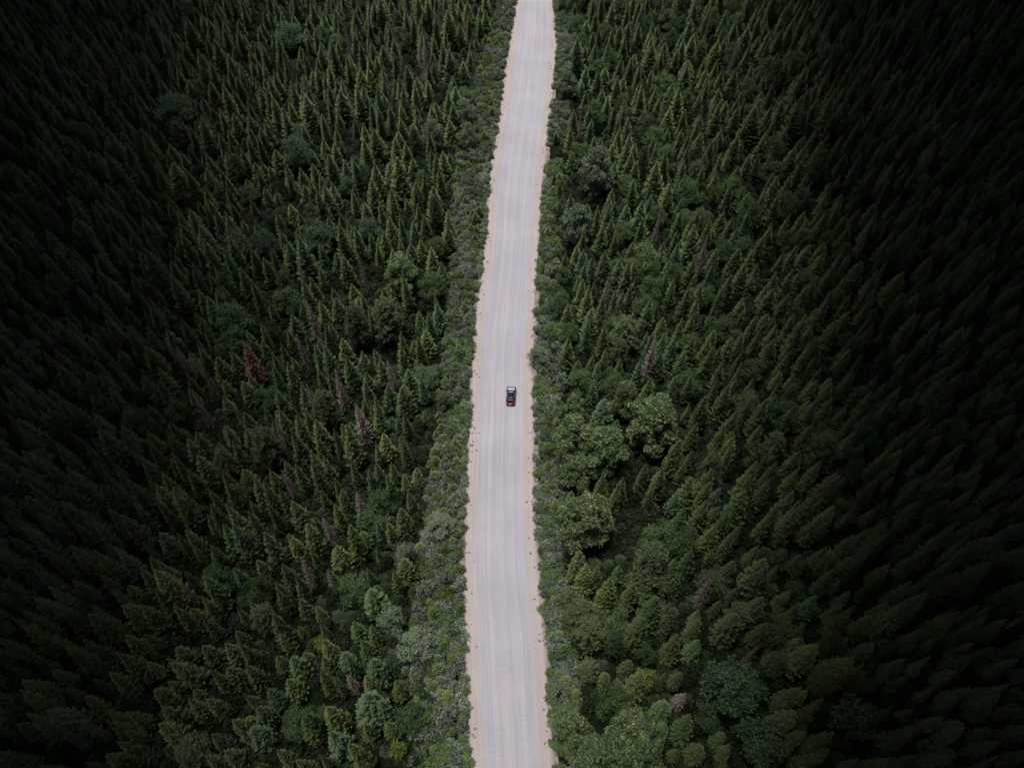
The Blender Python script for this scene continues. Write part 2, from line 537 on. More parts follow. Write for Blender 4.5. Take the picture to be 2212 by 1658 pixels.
cr = N.new('ShaderNodeValToRGB')
RK = .80
beige, lav, lite, mid = (177, 169, 166), (171, 171, 180), (181, 177, 179), (175, 173, 178)
stops = [(0, (164, 150, 145)), (.035, beige), (.12, beige), (.23, lav), (.315, lav), (.335, lite), (.36, lite), (.38, lav), (.46, mid), (.52, lite), (.545, lav),
         (.60, lav), (.66, mid), (.685, lite), (.71, lav), (.79, lav), (.80, mid), (.87, beige), (.965, beige), (1, (164, 150, 145))]
els = cr.color_ramp.elements
els[0].position = 0; els[0].color = hexc(*stops[0][1], RK)
els[1].position = 1; els[1].color = hexc(*stops[-1][1], RK)
for p_, c_ in stops[1:-1]:
    e = els.new(p_); e.color = hexc(*c_, RK)
L.new(uu, cr.inputs[0])


def streak(sx, sy, det):
    cb = N.new('ShaderNodeCombineXYZ')
    L.new(mathn('MULTIPLY', uu, sx), cb.inputs[0]); L.new(mathn('MULTIPLY', sep.outputs[1], sy), cb.inputs[1])
    n = N.new('ShaderNodeTexNoise'); n.inputs['Scale'].default_value = 1; n.inputs['Detail'].default_value = det
    L.new(cb.outputs[0], n.inputs['Vector'])
    return n.outputs[0]


s1 = streak(38, 2.0, 3)
s2 = streak(110, 9, 2)
g1 = N.new('ShaderNodeTexNoise'); g1.inputs['Scale'].default_value = 2.2; g1.inputs['Detail'].default_value = 9; g1.inputs['Roughness'].default_value = .75
L.new(tc.outputs['Object'], g1.inputs['Vector'])
g2 = N.new('ShaderNodeTexNoise'); g2.inputs['Scale'].default_value = .12; g2.inputs['Detail'].default_value = 4
L.new(tc.outputs['Object'], g2.inputs['Vector'])
tot = mathn('ADD', mathn('MULTIPLY', s1, .34), mathn('MULTIPLY', s2, .44))
tot = mathn('ADD', tot, mathn('MULTIPLY', g1.outputs[0], .42))
tot = mathn('ADD', tot, mathn('MULTIPLY', g2.outputs[0], .30))
val = mathn('ADD', tot, .25)
mul = N.new('ShaderNodeMix'); mul.data_type = 'RGBA'; mul.blend_type = 'MULTIPLY'; mul.inputs[0].default_value = 1
cbv = N.new('ShaderNodeCombineColor')
for i in range(3): L.new(val, cbv.inputs[i])
L.new(cr.outputs[0], mul.inputs[6]); L.new(cbv.outputs[0], mul.inputs[7])
L.new(mul.outputs[2], b.inputs['Base Color'])
bp = N.new('ShaderNodeBump'); bp.inputs['Strength'].default_value = .5; bp.inputs['Distance'].default_value = .05
L.new(g1.outputs[0], bp.inputs['Height']); L.new(bp.outputs[0], b.inputs['Normal'])
b.inputs['Roughness'].default_value = .9
b.inputs['Specular IOR Level'].default_value = .2
M['road'] = mr_
rm = strip('gravel_road', -160, 600, .25, lambda l, y: l + .7 * wob(y, 1.1), lambda r, y: r + .7 * wob(y, 2.7), .008, 10)
rm.materials.append(M['road'])
tag(linkobj('road', rm), kind='structure')

# ------------------------------------------------------------------ added banks overhead, out of view, shaped to darken both sides of the road
CH = 165.0


def shade_bank(side):
    r = np.random.default_rng(5 + side)
    ny, nx = 90, 26
    ys = np.linspace(-1500, 2600, ny)
    ph = r.uniform(0, 6.28, 8)
    shx, shy = sdir.x / sdir.z * CH, sdir.y / sdir.z * CH
    vs, fs = [], []
    for layer in (0, 1):
        for y in ys:
            yg = y - shy
            base = 23 + .19 * max(-30, min(yg, 330)) + 0.02 * abs(yg)
            if side < 0: base += 5
            e = base + 3.5 * math.sin(yg * .045 + ph[0]) + 2.5 * math.sin(yg * .11 + ph[1])
            for i in range(nx):
                s = i / (nx - 1)
                d = e + 1500 * s ** 2.2
                puff = math.sin(d * .05 + ph[2]) * math.sin(y * .043 + ph[3]) + .6 * math.sin(d * .13 + ph[4]) * math.sin(y * .11 + ph[5])
                th = 90 * math.sqrt(min(1, s * 2.2))
                z = CH + (puff * 6 * min(1, s * 3) if layer == 0 else th + puff * 14 * min(1, s * 3))
                vs.append((side * d + shx, y, z))
    n = ny * nx
    for layer in (0, 1):
        for j in range(ny - 1):
            for i in range(nx - 1):
                a = layer * n + j * nx + i
                fs.append((a, a + 1, a + nx + 1, a + nx) if layer else (a, a + nx, a + nx + 1, a + 1))
    for j in range(ny - 1):
        for i in (0, nx - 1):
            a = j * nx + i
            fs.append((a, a + nx, n + a + nx, n + a))
    for j in (0, ny - 1):
        for i in range(nx - 1):
            a = j * nx + i
            fs.append((a, a + 1, n + a + 1, n + a))
    me = bpy.data.meshes.new('added_shade_banks')
    me.from_pydata(vs, [], fs)
    me.polygons.foreach_set('use_smooth', [True] * len(me.polygons))
    me.materials.append(M['shade_bank_mat'])
    o = linkobj('added_shade_banks', me)
    tag(o, kind='structure')


M['shade_bank_mat'] = soil_mat('shade_bank_grey', (0.34, 0.35, 0.38), (0.55, 0.56, 0.6), .02)
shade_bank(-1)
shade_bank(1)

# ------------------------------------------------------------------ the car
CAR_HEAD = math.radians(-3.0)


def build_car():
    paint = plain('car_paint_black', (0.006, 0.007, 0.012), .3, 0.0, .25)
    bonnet = plain('car_paint_bonnet', (0.34, 0.35, 0.40), .5, .55, .1)
    glass = plain('car_glass', (0.010, 0.016, 0.020), .06, 0.0, .3)
    roofg = plain('car_roof_glass', (0.012, 0.016, 0.034), .3, 0.0, .0)
    trim = plain('car_black_trim', (0.012, 0.012, 0.013), .6)
    rub = plain('car_tyre_rubber', (0.015, 0.015, 0.015), .85)
    alloy = plain('car_alloy', (0.45, 0.46, 0.48), .3, .9)
    red = plain('car_tail_lamp_red', (0.36, 0.012, 0.022), .3, 0, .1, ((1, .03, .07), .06))
    lamp = plain('car_head_lamp', (.75, .78, .82), .1, .3, .5)
    white = plain('car_plate_white', (.45, .50, .56), .5)
    chrome = plain('car_chrome', (.55, .56, .58), .15, 1.0)
    for q_ in (roofg, glass): q_.node_tree.nodes['Principled BSDF'].inputs['Specular IOR Level'].default_value = .2
    gx, gy = ground(1104, 852, .8)
    root = bpy.data.objects.new('suv', None); COL.objects.link(root)
    root.location = (gx, gy, .008); root.rotation_euler = (0, 0, CAR_HEAD); root.scale = (.92, .92, .92)
    tag(root, 'black sport utility car with red tail lamps driving away along the gravel road', 'car')

    def loft(name, secs, mat, parent=root, smooth=True, cap=True):
        # secs: list of lists of points, all the same length, closed rings
        vs = [p for s in secs for p in s]; n = len(secs[0]); fs = []
        for k in range(len(secs) - 1):
            for j in range(n):
                fs.append((k * n + j, k * n + (j + 1) % n, (k + 1) * n + (j + 1) % n, (k + 1) * n + j))
        if cap:
            fs.append(tuple(range(n))[::-1]); fs.append(tuple((len(secs) - 1) * n + j for j in range(n)))
        me = bpy.data.meshes.new(name); me.from_pydata(vs, [], fs)
        if smooth: me.polygons.foreach_set('use_smooth', [True] * len(me.polygons))
        me.materials.append(mat)
        o = linkobj(name, me, parent)
        if smooth:
            md = o.modifiers.new('edge', 'EDGE_SPLIT'); md.split_angle = math.radians(38)
        return o

    def sheet(name, rows, mat, th=.012, parent=root):
        """a grid of points given a thickness"""
        n = len(rows[0]); vs = [p for r in rows for p in r]; fs = []
        for j in range(len(rows) - 1):
            for i in range(n - 1):
                a = j * n + i; fs.append((a, a + 1, a + n + 1, a + n))
        me = bpy.data.meshes.new(name); me.from_pydata(vs, [], fs); me.materials.append(mat)
        me.polygons.foreach_set('use_smooth', [True] * len(me.polygons))
        o = linkobj(name, me, parent)
        md = o.modifiers.new('thick', 'SOLIDIFY'); md.thickness = th; md.offset = 0
        return o

    # lower body: stations along y (front is +y), ring of points in x,z
    st = [(-2.28, .74, .42, .82), (-2.20, .86, .34, .98), (-1.9, .92, .26, 1.02), (-1.35, .945, .22, 1.02), (-.4, .93, .22, 1.00), (.6, .93, .22, .99),
          (1.1, .935, .22, .98), (1.6, .93, .24, .93), (1.95, .90, .28, .86), (2.2, .80, .34, .74), (2.30, .66, .42, .62)]
    secs = []
    for y, w, z0, z1 in st:
        zm = z0 + (z1 - z0) * .55
        secs.append([(-w * .86, y, z0), (-w * .97, y, z0 + .12), (-w, y, zm), (-w * .98, y, z1 - .08), (-w * .86, y, z1), (0, y, z1 + .02),
                     (w * .86, y, z1), (w * .98, y, z1 - .08), (w, y, zm), (w * .97, y, z0 + .12), (w * .86, y, z0)])
    loft('body', secs, paint)
    # cabin shell (pillars)
    cb = [(-2.08, .74, 1.02, 1.05), (-1.78, .70, 1.02, 1.50), (-1.3, .67, 1.02, 1.585), (-.4, .66, 1.02, 1.63), (.15, .655, 1.02, 1.60), (.38, .655, 1.02, 1.545), (1.12, .78, .98, 1.02)]
    secs = []
    for y, wt, z0, z1 in cb:
        wb = .84 if y > -1.9 else .80
        if z1 - z0 < .1: wt = wb - .03
        secs.append([(-wb, y, z0 - .03), (-(wb + wt) / 2 - .02, y, (z0 + z1) / 2), (-wt, y, z1 - .04), (-wt * .8, y, z1), (0, y, z1 + .02), (wt * .8, y, z1), (wt, y, z1 - .04), ((wb + wt) / 2 + .02, y, (z0 + z1) / 2), (wb, y, z0 - .03)])
    loft('cabin', secs, paint)
    # bonnet
    rows = []
    for y, z, w in ((1.08, 1.012, .80), (1.4, .985, .82), (1.75, .935, .80), (2.02, .875, .74), (2.17, .81, .64)):
        rows.append([(w * t, y - .08 * t * t, z + .030 - .05 * t * t) for t in (-1, -.8, -.4, 0, .4, .8, 1)])
    sheet('bonnet', rows, bonnet, .02)
    # windscreen, roof front panel, glass roof, rear window
    def row(y, z, w, bow=.06): return [(w * t, y - bow * t * t, z - .02 * t * t) for t in (-1, -.5, 0, .5, 1)]
    sheet('windscreen', [row(1.10, 1.055, .74), row(.74, 1.32, .68), row(.42, 1.555, .60)], glass)
    sheet('roof_panel', [row(.40, 1.585, .60, .05), row(.26, 1.625, .60, .05), row(.02, 1.648, .60, .02)], plain('car_roof_front', (.16, .16, .18), .35, .5))
    sheet('glass_roof', [row(.0, 1.660, .55, .02), row(-.6, 1.662, .55, 0), row(-1.15, 1.638, .54, 0), row(-1.62, 1.582, .52, 0)], roofg)
    sheet('spoiler', [row(-1.66, 1.575, .62, .0), row(-1.80, 1.555, .62, .03), row(-1.93, 1.52, .60, .05)], plain('car_spoiler_grey', (.07, .073, .085), .6, .0), .03)
    sheet('rear_window', [row(-1.80, 1.50, .58), row(-1.96, 1.28, .64), row(-2.09, 1.09, .68)], glass)
    for sg in (-1, 1):
        for ya, yb in ((.72, -.22), (-.28, -1.12), (-1.18, -1.72)):
            def sx(y, f): # the cabin side at height fraction f
                return sg * (.868 - .155 * f)
            top = lambda y: 1.50 if y < .3 else 1.50 - (y - .3) * .62
            q = [(sx(ya, .12), ya, 1.09), (sx(yb, .12), yb, 1.09)], [(sx(ya, .9), ya - (.0 if ya < .5 else .1), top(ya)), (sx(yb, .9), yb, top(yb) - .02)]
            sheet('side_window', list(q), glass, .014)
        # roof rail
        rl = MB().tube([(sg * .60, .25, 1.60), (sg * .60, .1, 1.67), (sg * .60, -1.45, 1.645), (sg * .60, -1.6, 1.57)], [.018] * 4, 6)
        linkobj('roof_rail', rl.mesh('roof_rail', alloy, True), root)
        # mirror
        mrr = []
        for x, s in ((.90, .4), (.97, .9), (1.08, 1.0), (1.15, .6)):
            mrr.append([(sg * x, .70 + .07 * s * c, 1.09 + .075 * s * d) for c, d in ((-1, -1), (1, -.8), (1.2, .2), (.8, 1), (-1, 1))])
        mo = loft('mirror', mrr if sg > 0 else [m[::-1] for m in mrr], trim)
        # door handles
        for yh in (-.15, -1.05):
            hd = MB().tube([(sg * .935, yh, .93), (sg * .955, yh - .05, .93), (sg * .955, yh - .2, .93), (sg * .935, yh - .25, .93)], [.014] * 4, 5)
            linkobj('door_handle', hd.mesh('door_handle', chrome, True), root)
        # head lamps
        sheet('headlight', [[(sg * .78, 1.98, .80), (sg * .52, 2.22, .76)], [(sg * .82, 1.97, .70), (sg * .56, 2.25, .68)]], lamp, .05)
        # tail lamps
        loft('taillight', [[(sg * .60, -2.31, .95), (sg * .60, -2.17, 1.09), (sg * .60, -2.10, 1.06), (sg * .60, -2.2, .92)],
                           [(sg * .76, -2.29, .93), (sg * .76, -2.12, 1.12), (sg * .76, -2.02, 1.10), (sg * .76, -2.1, .92)],
                           [(sg * .88, -2.17, .94), (sg * .87, -1.92, 1.12), (sg * .86, -1.86, 1.08), (sg * .87, -1.9, .93)]], red)
        for yw in (-1.36, 1.36):
            wh = bpy.data.objects.new('wheel', None); COL.objects.link(wh); wh.parent = root
            wh.location = (sg * .83, yw, .36)
            ring = []
            for x, rr in ((-.11, .22), (-.12, .33), (-.08, .36), (.08, .36), (.12, .33), (.11, .22)):
                ring.append([(x * 1.0, rr * math.cos(a * 6.2832 / 28), rr * math.sin(a * 6.2832 / 28)) for a in range(28)])
            loft('tyre', ring, rub, wh)
            rmb = MB()
            for a in range(5):
                an = a * 6.2832 / 5
                c0 = (sg * .125, 0, 0)
                for dl_ in (-.16, .16):
                    rmb.tube([c0, (sg * .118, .21 * math.cos(an + dl_), .21 * math.sin(an + dl_))], [.025, .02], 5)
            rmb.tube([(sg * .10, 0, 0), (sg * .14, 0, 0)], [.05, .045], 10)
            n0 = 28
            for a in range(n0):
                a0, a1 = a * 6.2832 / n0, (a + 1) * 6.2832 / n0
                rmb.face([(sg * .128, .20 * math.cos(a0), .20 * math.sin(a0)), (sg * .128, .235 * math.cos(a0), .235 * math.sin(a0)), (sg * .128, .235 * math.cos(a1), .235 * math.sin(a1)), (sg * .128, .20 * math.cos(a1), .20 * math.sin(a1))])
            linkobj('rim', rmb.mesh('rim', alloy), wh)
            # wheel arch cladding
            ar = MB().tube([(sg * .925, yw + .44 * math.cos(t), .36 + .44 * math.sin(t)) for t in np.linspace(-.1, math.pi + .1, 12)], [.03] * 12, 5)
            linkobj('wheel_arch', ar.mesh('wheel_arch', trim, True), root)
    # full-width light bar, plate, bumper with bright strip
    loft('light_bar', [[(x, -2.31 + .02 * abs(x), 1.0), (x, -2.29, 1.035), (x, -2.24, 1.03), (x, -2.24, .98)] for x in (-.62, -.3, 0, .3, .62)], red)
    loft('rear_bumper', [[(x, -2.40 + .10 * x * x, .46), (x, -2.39 + .10 * x * x, .70), (x, -2.22, .78), (x, -2.15, .42)] for x in (-.86, -.5, 0, .5, .86)], trim)
    sheet('licence_plate', [[(-.26, -2.345, .90), (.26, -2.345, .90)], [(-.26, -2.385, .76), (.26, -2.385, .76)]], white, .015)
    ch = MB().tube([(-.66, -2.33, .80), (0, -2.405, .735), (.66, -2.33, .80)], [.018] * 3, 6)
    linkobj('bumper_trim', ch.mesh('bumper_trim', chrome, True), root)
    loft('front_bumper', [[(x, 2.35 - .16 * x * x, .36), (x, 2.38 - .16 * x * x, .56), (x, 2.26 - .14 * x * x, .66), (x, 2.1, .34)] for x in (-.84, -.5, 0, .5, .84)], trim)
    for yw in (.35, -.75):
        wp = None
    wip = MB().tube([(-.55, 1.10, 1.075), (.05, .98, 1.17)], [.012, .008], 4)
    wip.tube([(0, 1.12, 1.075), (.58, 1.0, 1.15)], [.012, .008], 4)
    linkobj('wiper', wip.mesh('wiper', trim), root)


build_car()

# ------------------------------------------------------------------ where the trees stand
T = []         # every plant: dict(kind, x, y, h scale, w scale, rot, hand label or None)


def put(key, u, v, h, R=None, label=None, short=None):
    """a plant whose crown's middle shows at (u, v) of the photograph: worked back to the spot it grows on"""
    K = KINDS[key]
    x, y = ground(u, v, h * .6)
    T.append(dict(k=key, x=x, y=y, h=h, R=(R or K[3] * h / K[2]), label=label, short=short, hand=True))


# trees of the photograph that can be told apart
put('poplar_0', 1267, 1118, 14.5, 4.8, 'large round poplar with pale leaf tips beside the right verge, alone and full', 'large round poplar')
put('poplar_1', 1238, 940, 13, 3.5, 'narrow grey-green poplar nearest the road, just below the car', 'narrow poplar below the car')
put('poplar_2', 1308, 965, 13.5, 4.3, 'wide poplar in the clump below the car, on the forest side', 'wide clump poplar')
put('poplar_1', 1250, 1015, 10, 3.0, 'shadowy poplar at the lower end of the clump below the car', 'lower clump poplar')
put('poplar_2', 1413, 905, 14.5, 5.1, 'broad dark poplar with bright yellow-green crest, farthest from the road of its clump', 'crested dark poplar')
put('poplar_0', 1356, 862, 12, 2.9, 'round pale-topped poplar next to the broad dark crested poplar', 'round pale-topped poplar')
put('poplar_1', 1240, 882, 9, 2.0, 'small pale poplar across the verge from the car', 'small poplar by the car')
put('grey_0', 1166, 768, 5.0, 2.2, 'grey-green bush leaning over the road edge just above the car', 'leaning road bush')
put('silver_0', 1287, 365, 14, 4.2, 'tall silvery poplar standing above its neighbours in the far right forest', 'tall silvery poplar')
put('silver_0', 1243, 480, 12, 3.4, 'grey poplar by the right verge, nearer than the tall silvery one', 'grey verge poplar')
put('silver_0', 1226, 185, 9, 2.8, 'small silver-leaved tree by the far right verge', 'silver-leaved tree')
put('spruce_blue_1', 1248, 120, 13, 2.6, 'dark blue-green spruce towering by the far right verge', 'towering blue spruce')
put('poplar_0', 1365, 1585, 13, 4.0, 'brightest yellow-green poplar at the bottom edge of the photo', 'brightest bottom poplar')
put('poplar_1', 1395, 1640, 13, 3.2, 'pale poplar cut by the bottom edge, forest side of its clump', 'bottom edge poplar')
put('poplar_2', 1290, 1625, 11, 3.2, 'darker poplar in the bottom clump, nearer the road', 'darker bottom poplar')
put('poplar_1', 1231, 1562, 9, 2.7, 'rounded poplar touching the verge near the bottom of the road', 'verge-touching poplar')
put('frond_0', 1580, 1490, 11, 4.4, 'wide blue-green tree with fans of compound leaves, low right forest', 'fan-leaved wide tree')
put('frond_1', 1640, 1605, 10, 3.6, 'second fan-leaved tree, in shade at the bottom right', 'shaded fan-leaved tree')
put('frond_1', 1838, 1560, 10, 3.2, 'dim fan-leaved tree in the dark bottom right', 'dim fan-leaved tree')
put('green_0', 1425, 1160, 7, 3.0, 'bright green bushy tree in the gap behind the large round poplar', 'bushy green tree')
put('green_1', 1412, 1262, 7, 3.6, 'widest bright green low tree, below the gap in the right forest', 'widest green tree')
put('green_2', 1325, 1518, 8, 2.2, 'fresh green oval tree near the lower right verge', 'green oval tree')
put('green_0', 1530, 1540, 7, 2.2, 'deep green tree under the fan-leaved wide tree', 'deep green tree')
put('pine_0', 1250, 1330, 10, 2.6, 'brownish pine with rounded top beside the lower right verge', 'brownish verge pine')
put('pine_1', 1275, 1370, 11, 2.6, 'olive-brown pine behind the brownish verge pine', 'olive-brown pine')
put('pine_2', 1225, 1290, 6, 1.8, 'small grey-brown pine at the lower right verge', 'small grey-brown pine')
put('pine_0', 1405, 1205, 13, 2.6, 'thin grey-brown conifer over the green bushes in the right forest', 'thin grey-brown conifer')
put('pine_1', 1775, 980, 13, 3.2, 'ragged pale pine with spreading arms in the dim right forest', 'ragged pale pine')
put('pine_2', 1535, 1265, 10, 2.4, 'olive pine lit at its top beside the grey-pink snag', 'olive lit pine')
put('pine_2', 1350, 720, 11, 3.0, 'rounded grey-green pine near a bare patch in the right forest', 'rounded grey pine')
put('green_1', 1490, 415, 8, 3.0, 'round bright green tree among far right spruces', 'round far tree')
put('green_2', 1430, 185, 8, 2.8, 'deep green round tree near the top of the right forest', 'top round tree')
put('green_0', 1620, 462, 8, 3.0, 'olive round tree farther from the road among spruces', 'olive round tree')
put('green_1', 1395, 560, 8, 3.2, 'broad green tree level with the upper bend, right forest', 'broad green tree')
put('yellow_0', 1395, 1465, 5, 1.5, 'yellowish small tree between spruces in the lower right forest', 'yellowish small tree')
# left forest
put('poplar_0', 862, 590, 11, 3.6, 'round olive-green broadleaf tree rising among left forest spruces', 'round olive broadleaf')
put('grey_0', 936, 290, 10, 2.4, 'pale broadleaf tree with whitish stem, inner of three near the far left verge', 'inner pale tree')
put('grey_1', 1004, 240, 9, 2.3, 'pale silver tree highest of three near the far left verge', 'highest pale tree')
put('grey_0', 1010, 292, 9, 2.3, 'silver tree with white trunk closest to the far left verge', 'white-trunk tree')
put('blue_0', 510, 532, 9, 3.0, 'blue-green broadleaf tree with rounded clumps, middle left forest', 'blue-green clumped tree')
put('blue_1', 575, 525, 8, 2.6, 'dull blue-green tree paired with a larger one in the left forest', 'paired blue tree')
put('blue_0', 690, 512, 9, 3.6, 'wide blue-green broadleaf tree between left forest spruces', 'wide blue broadleaf')
put('blue_1', 640, 330, 9, 3.4, 'blue-green broadleaf tree in the upper left forest', 'upper blue broadleaf')
put('blue_0', 500, 690, 10, 3.4, 'dark bluish tree above the rust-red dead spruce', 'dark bluish tree')
put('green_2', 505, 745, 9, 3.0, 'lower green tree just behind the rust-red dead spruce', 'lower green tree')
put('green_0', 622, 650, 8, 2.6, 'bright green low tree between spruces in the left forest', 'bright low tree')
put('blue_0', 625, 80, 9, 4.2, 'wide blue-green tree near the top of the left forest', 'top blue tree')
put('blue_1', 380, 240, 9, 4.0, 'dim spreading tree in the shaded upper left forest', 'dim spreading tree')
put('pine_2', 572, 965, 13, 3.0, 'stout olive pine with shaggy crown in the left forest', 'stout olive pine')
put('pine_0', 838, 690, 14, 3.3, 'large shaggy olive pine near bare stems in the left forest', 'large shaggy pine')
put('pine_1', 770, 700, 13, 2.4, 'olive pine beside the large shaggy pine', 'olive side pine')
put('pine_1', 700, 880, 12, 2.4, 'yellowish shaggy pine beside the pale dead spruce', 'yellowish shaggy pine')
put('pine_0', 425, 1625, 10, 2.6, 'shaggy pine in the dark bottom left corner', 'corner pine')
put('green_1', 768, 1270, 6, 2.4, 'deep green round tree sunk between lower left spruces', 'sunken green tree')
put('grey_0', 873, 1200, 8, 2.0, 'pale grey-green tree showing its stem, lower left verge side', 'pale stem tree')
put('grey_1', 1010 - 160, 1335, 8, 2.0, 'silvery small tree with fine branches, lower left', 'silvery small tree')
put('grey_1', 893, 1390, 6, 2.6, 'grey-green tree beside the thicket at the lower left verge', 'grey thicket tree')
put('yellow_0', 694, 1392, 4.5, 1.2, 'small yellow-green tree glowing between lower left spruces', 'yellow-green tree')
put('yellow_0', 862, 1618, 4.5, 1.2, 'small yellow tree near the bottom edge, left forest', 'bottom yellow tree')
put('green_2', 885, 1550, 6, 2.0, 'fresh bright green tree near the bottom left thicket', 'fresh bottom tree')
put('green_0', 560, 1275, 8, 2.2, 'green leafy tree in the dim lower left forest', 'dim leafy tree')
put('green_0', 640, 1560, 5, 2.2, 'dark green leafy tree sunk in a gap near the bottom left', 'gap leafy tree')
put('grey_1', 950, 1130, 5, 2.2, 'pale olive bushy tree at the left verge below the car', 'pale verge tree')
# dead ones
put('dead_rust', 541, 776, 13.5, 2.2, 'rust-red dead spruce with full dry needles, left forest', 'rust-red dead spruce')
put('dead_pale', 731, 835, 14, 1.5, 'pale dead spruce with bare drooping twigs and pinkish tip', 'pale dead spruce')
put('dead_pale', 781, 905, 14, 2.0, 'half-dead spruce with long bleached lower branches', 'bleached half-dead spruce')
put('dead_grey', 625, 1040, 11, .9, 'thin bare grey snag in the middle left forest', 'thin bare snag')
put('dead_grey', 775, 1090, 11, 1.2, 'grey-pink leafless spruce above the sunken green tree', 'grey-pink leafless spruce')
put('dead_grey', 652, 752, 12, 1.0, 'small pale-tipped dead spruce behind the left forest pines', 'pale-tipped dead spruce')
put('dead_grey', 675, 690, 13, 1.4, 'sparse grey dying spruce, left of the shaggy pines', 'sparse dying spruce')
put('dead_grey', 446, 812, 13, 1.0, 'slim dead spruce near the dark left edge of the forest', 'slim dead spruce')
put('dead_grey', 437, 880, 12, 1.1, 'pinkish dead spruce in the shaded left forest', 'pinkish dead spruce')
put('dead_grey', 660, 1232, 12, 1.0, 'grey dead spruce among dense lower left spruces', 'lower grey dead spruce')
put('dead_grey', 919, 125, 14, 1.7, 'tall sparse grey snag near the top of the left forest', 'tall sparse snag')
put('dead_pale', 1408, 762, 14, 1.6, 'brownish drying spruce leaning over right forest bushes', 'brownish drying spruce')
put('dead_grey', 1519, 1280, 12, 1.2, 'grey-pink dead snag in the lower right forest', 'grey-pink snag')
put('dead_pale', 1470, 1505, 9, 1.3, 'bleached broken spruce top beside the fan-leaved wide tree', 'bleached broken spruce')
put('dead_grey', 1520, 1045 - 500, 13, 1.1, 'thin grey dead spruce in the upper right forest', 'thin upper dead spruce')
put('dead_grey', 1870, 505, 13, 1.4, 'grey dead spruce on the dim far side of the right forest', 'dim grey dead spruce')
put('dead_grey', 760, 1470, 9, 1.0, 'grey snag tip between lower left spruces', 'snag tip')

HAND = list(T)
GAP = ground(1352, 1180)      # the dark slot beside the large round poplar
grid = {}


def near_hand(x, y, pad):
    for t in HAND:
        d = math.hypot(t['x'] - x, t['y'] - y)
        if d < pad + (.8 if t['k'].startswith('dead') else t['R'] * (.98 if t['k'][:3] in ('pop', 'sil', 'fro') else .72)): return True
    return False


def vnoise(x, y, s, ph):
    return .5 + .25 * (math.sin(x / s + ph) * math.cos(y / s * 1.13 + ph * 2) + math.sin((x + y) / s * .71 + ph * 3) * math.cos((x - y) / s * .57 + ph))


def visible(x, y, z, m=0):
    u, v, s = proj(x, y, z)
    return -m < u < 2212 + m and -m < v < 1658 + m


# forest
SP = 3.45
row_i = 0
yy = -15.0
while yy < 330:
    SP = 3.5 + .8 * min(1, max(0, (yy - 60) / 90))
    half = 105 + max(0, yy) * .62
    xx = -half + (row_i % 2) * SP * .5
    while xx < half:
        x = xx + rnd.uniform(-.38, .38) * SP
        y = yy + rnd.uniform(-.38, .38) * SP
        xx += SP
        l, r = edges(y)
        if x < 0.5 * (l + r):
            gap = l - x; vw = 5.6 + 1.6 * math.sin(y * .05) - (1.2 if y > 90 and y < 140 else 0)
        else:
            gap = x - r; vw = 3.4 + .9 * math.sin(y * .07 + 1) - (.6 if 60 < y < 120 else 0)
        if gap < vw + rnd.uniform(-.9, 1.6): continue
        if near_hand(x, y, 1.0): continue
        if y < 75 and math.hypot((x - GAP[0]) / 2.2, (y - GAP[1]) / 7.5) < 1: continue
        right = x > 0
        # openings in the canopy
        if vnoise(x, y, 9, 1.7) < .07: continue
        q = rnd.random()
        bl = .03 + (.13 if (right and gap < 55 and y > 85) else (.03 if right else .0)) * (1 if vnoise(x, y, 14, 4.1) > .5 else .35)
        edgef = min(1, (gap - vw) / 9)
        if q < bl:
            key = rnd.choice(('green_0', 'green_1', 'green_2', 'green_0', 'blue_0' if not right else 'green_1'))
            h = rnd.uniform(5.5, 8.5); R = rnd.uniform(1.4, 2.6)
        elif q < bl + (.022 if not right else .03):
            key = 'pine_%d' % rnd.randrange(3)
            h = rnd.uniform(7.5, 11.5); R = rnd.uniform(1.4, 2.1)
        elif q < bl + .042:
            key = 'dead_grey'
            h = rnd.uniform(8, 11.5); R = rnd.uniform(.7, 1.2)
        else:
            tone = rnd.choices(('dark', 'olive', 'blue'), (.46, .38, .16))[0]
            key = 'spruce_%s_%d' % (tone, rnd.choice((0, 1, 2, 3, 0, 2, 4, 5)))
            h = rnd.triangular(5.2, 12.8, 9.2) * (1 + .14 * max(0, min(1, (75 - y) / 30))) * (.8 + .38 * vnoise(x, y, 11, .6)) * (1 - .10 * min(1, max(0, (yy - 60) / 90)))
            R = rnd.uniform(1.12, 1.85) * (1 + .27 * min(1, max(0, (yy - 60) / 90))) * (.78 + .34 * (h - 5.6) / 7)
            q2 = rnd.random()
            if q2 < .12: R *= 1.3; h = min(14, h * 1.2)
            elif q2 > .86: R *= .72; h *= .74
        if gap - vw < 2.4 and key.startswith('spruce'): h = min(h, rnd.uniform(3.5, 6)); R = min(R, h * .2)
        if edgef < .6 and not key.startswith('dead'):
            f = .55 + .45 * max(0, edgef) / .6
            if not right: h *= f
            else: h *= .7 + .3 * f
        T.append(dict(k=key, x=x, y=y, h=h, R=R, label=None, short=None, hand=False))
    yy += SP * .87
    row_i += 1

# low bushes filling the forest floor between the trees
U = []
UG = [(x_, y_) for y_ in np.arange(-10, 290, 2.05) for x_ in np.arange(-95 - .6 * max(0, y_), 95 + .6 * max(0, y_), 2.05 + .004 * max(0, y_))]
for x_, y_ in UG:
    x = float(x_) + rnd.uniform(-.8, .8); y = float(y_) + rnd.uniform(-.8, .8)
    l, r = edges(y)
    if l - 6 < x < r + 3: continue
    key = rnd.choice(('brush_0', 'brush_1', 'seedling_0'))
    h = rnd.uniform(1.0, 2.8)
    U.append(dict(k=key, x=x, y=y, h=h, R=rnd.uniform(.9, 1.6)))

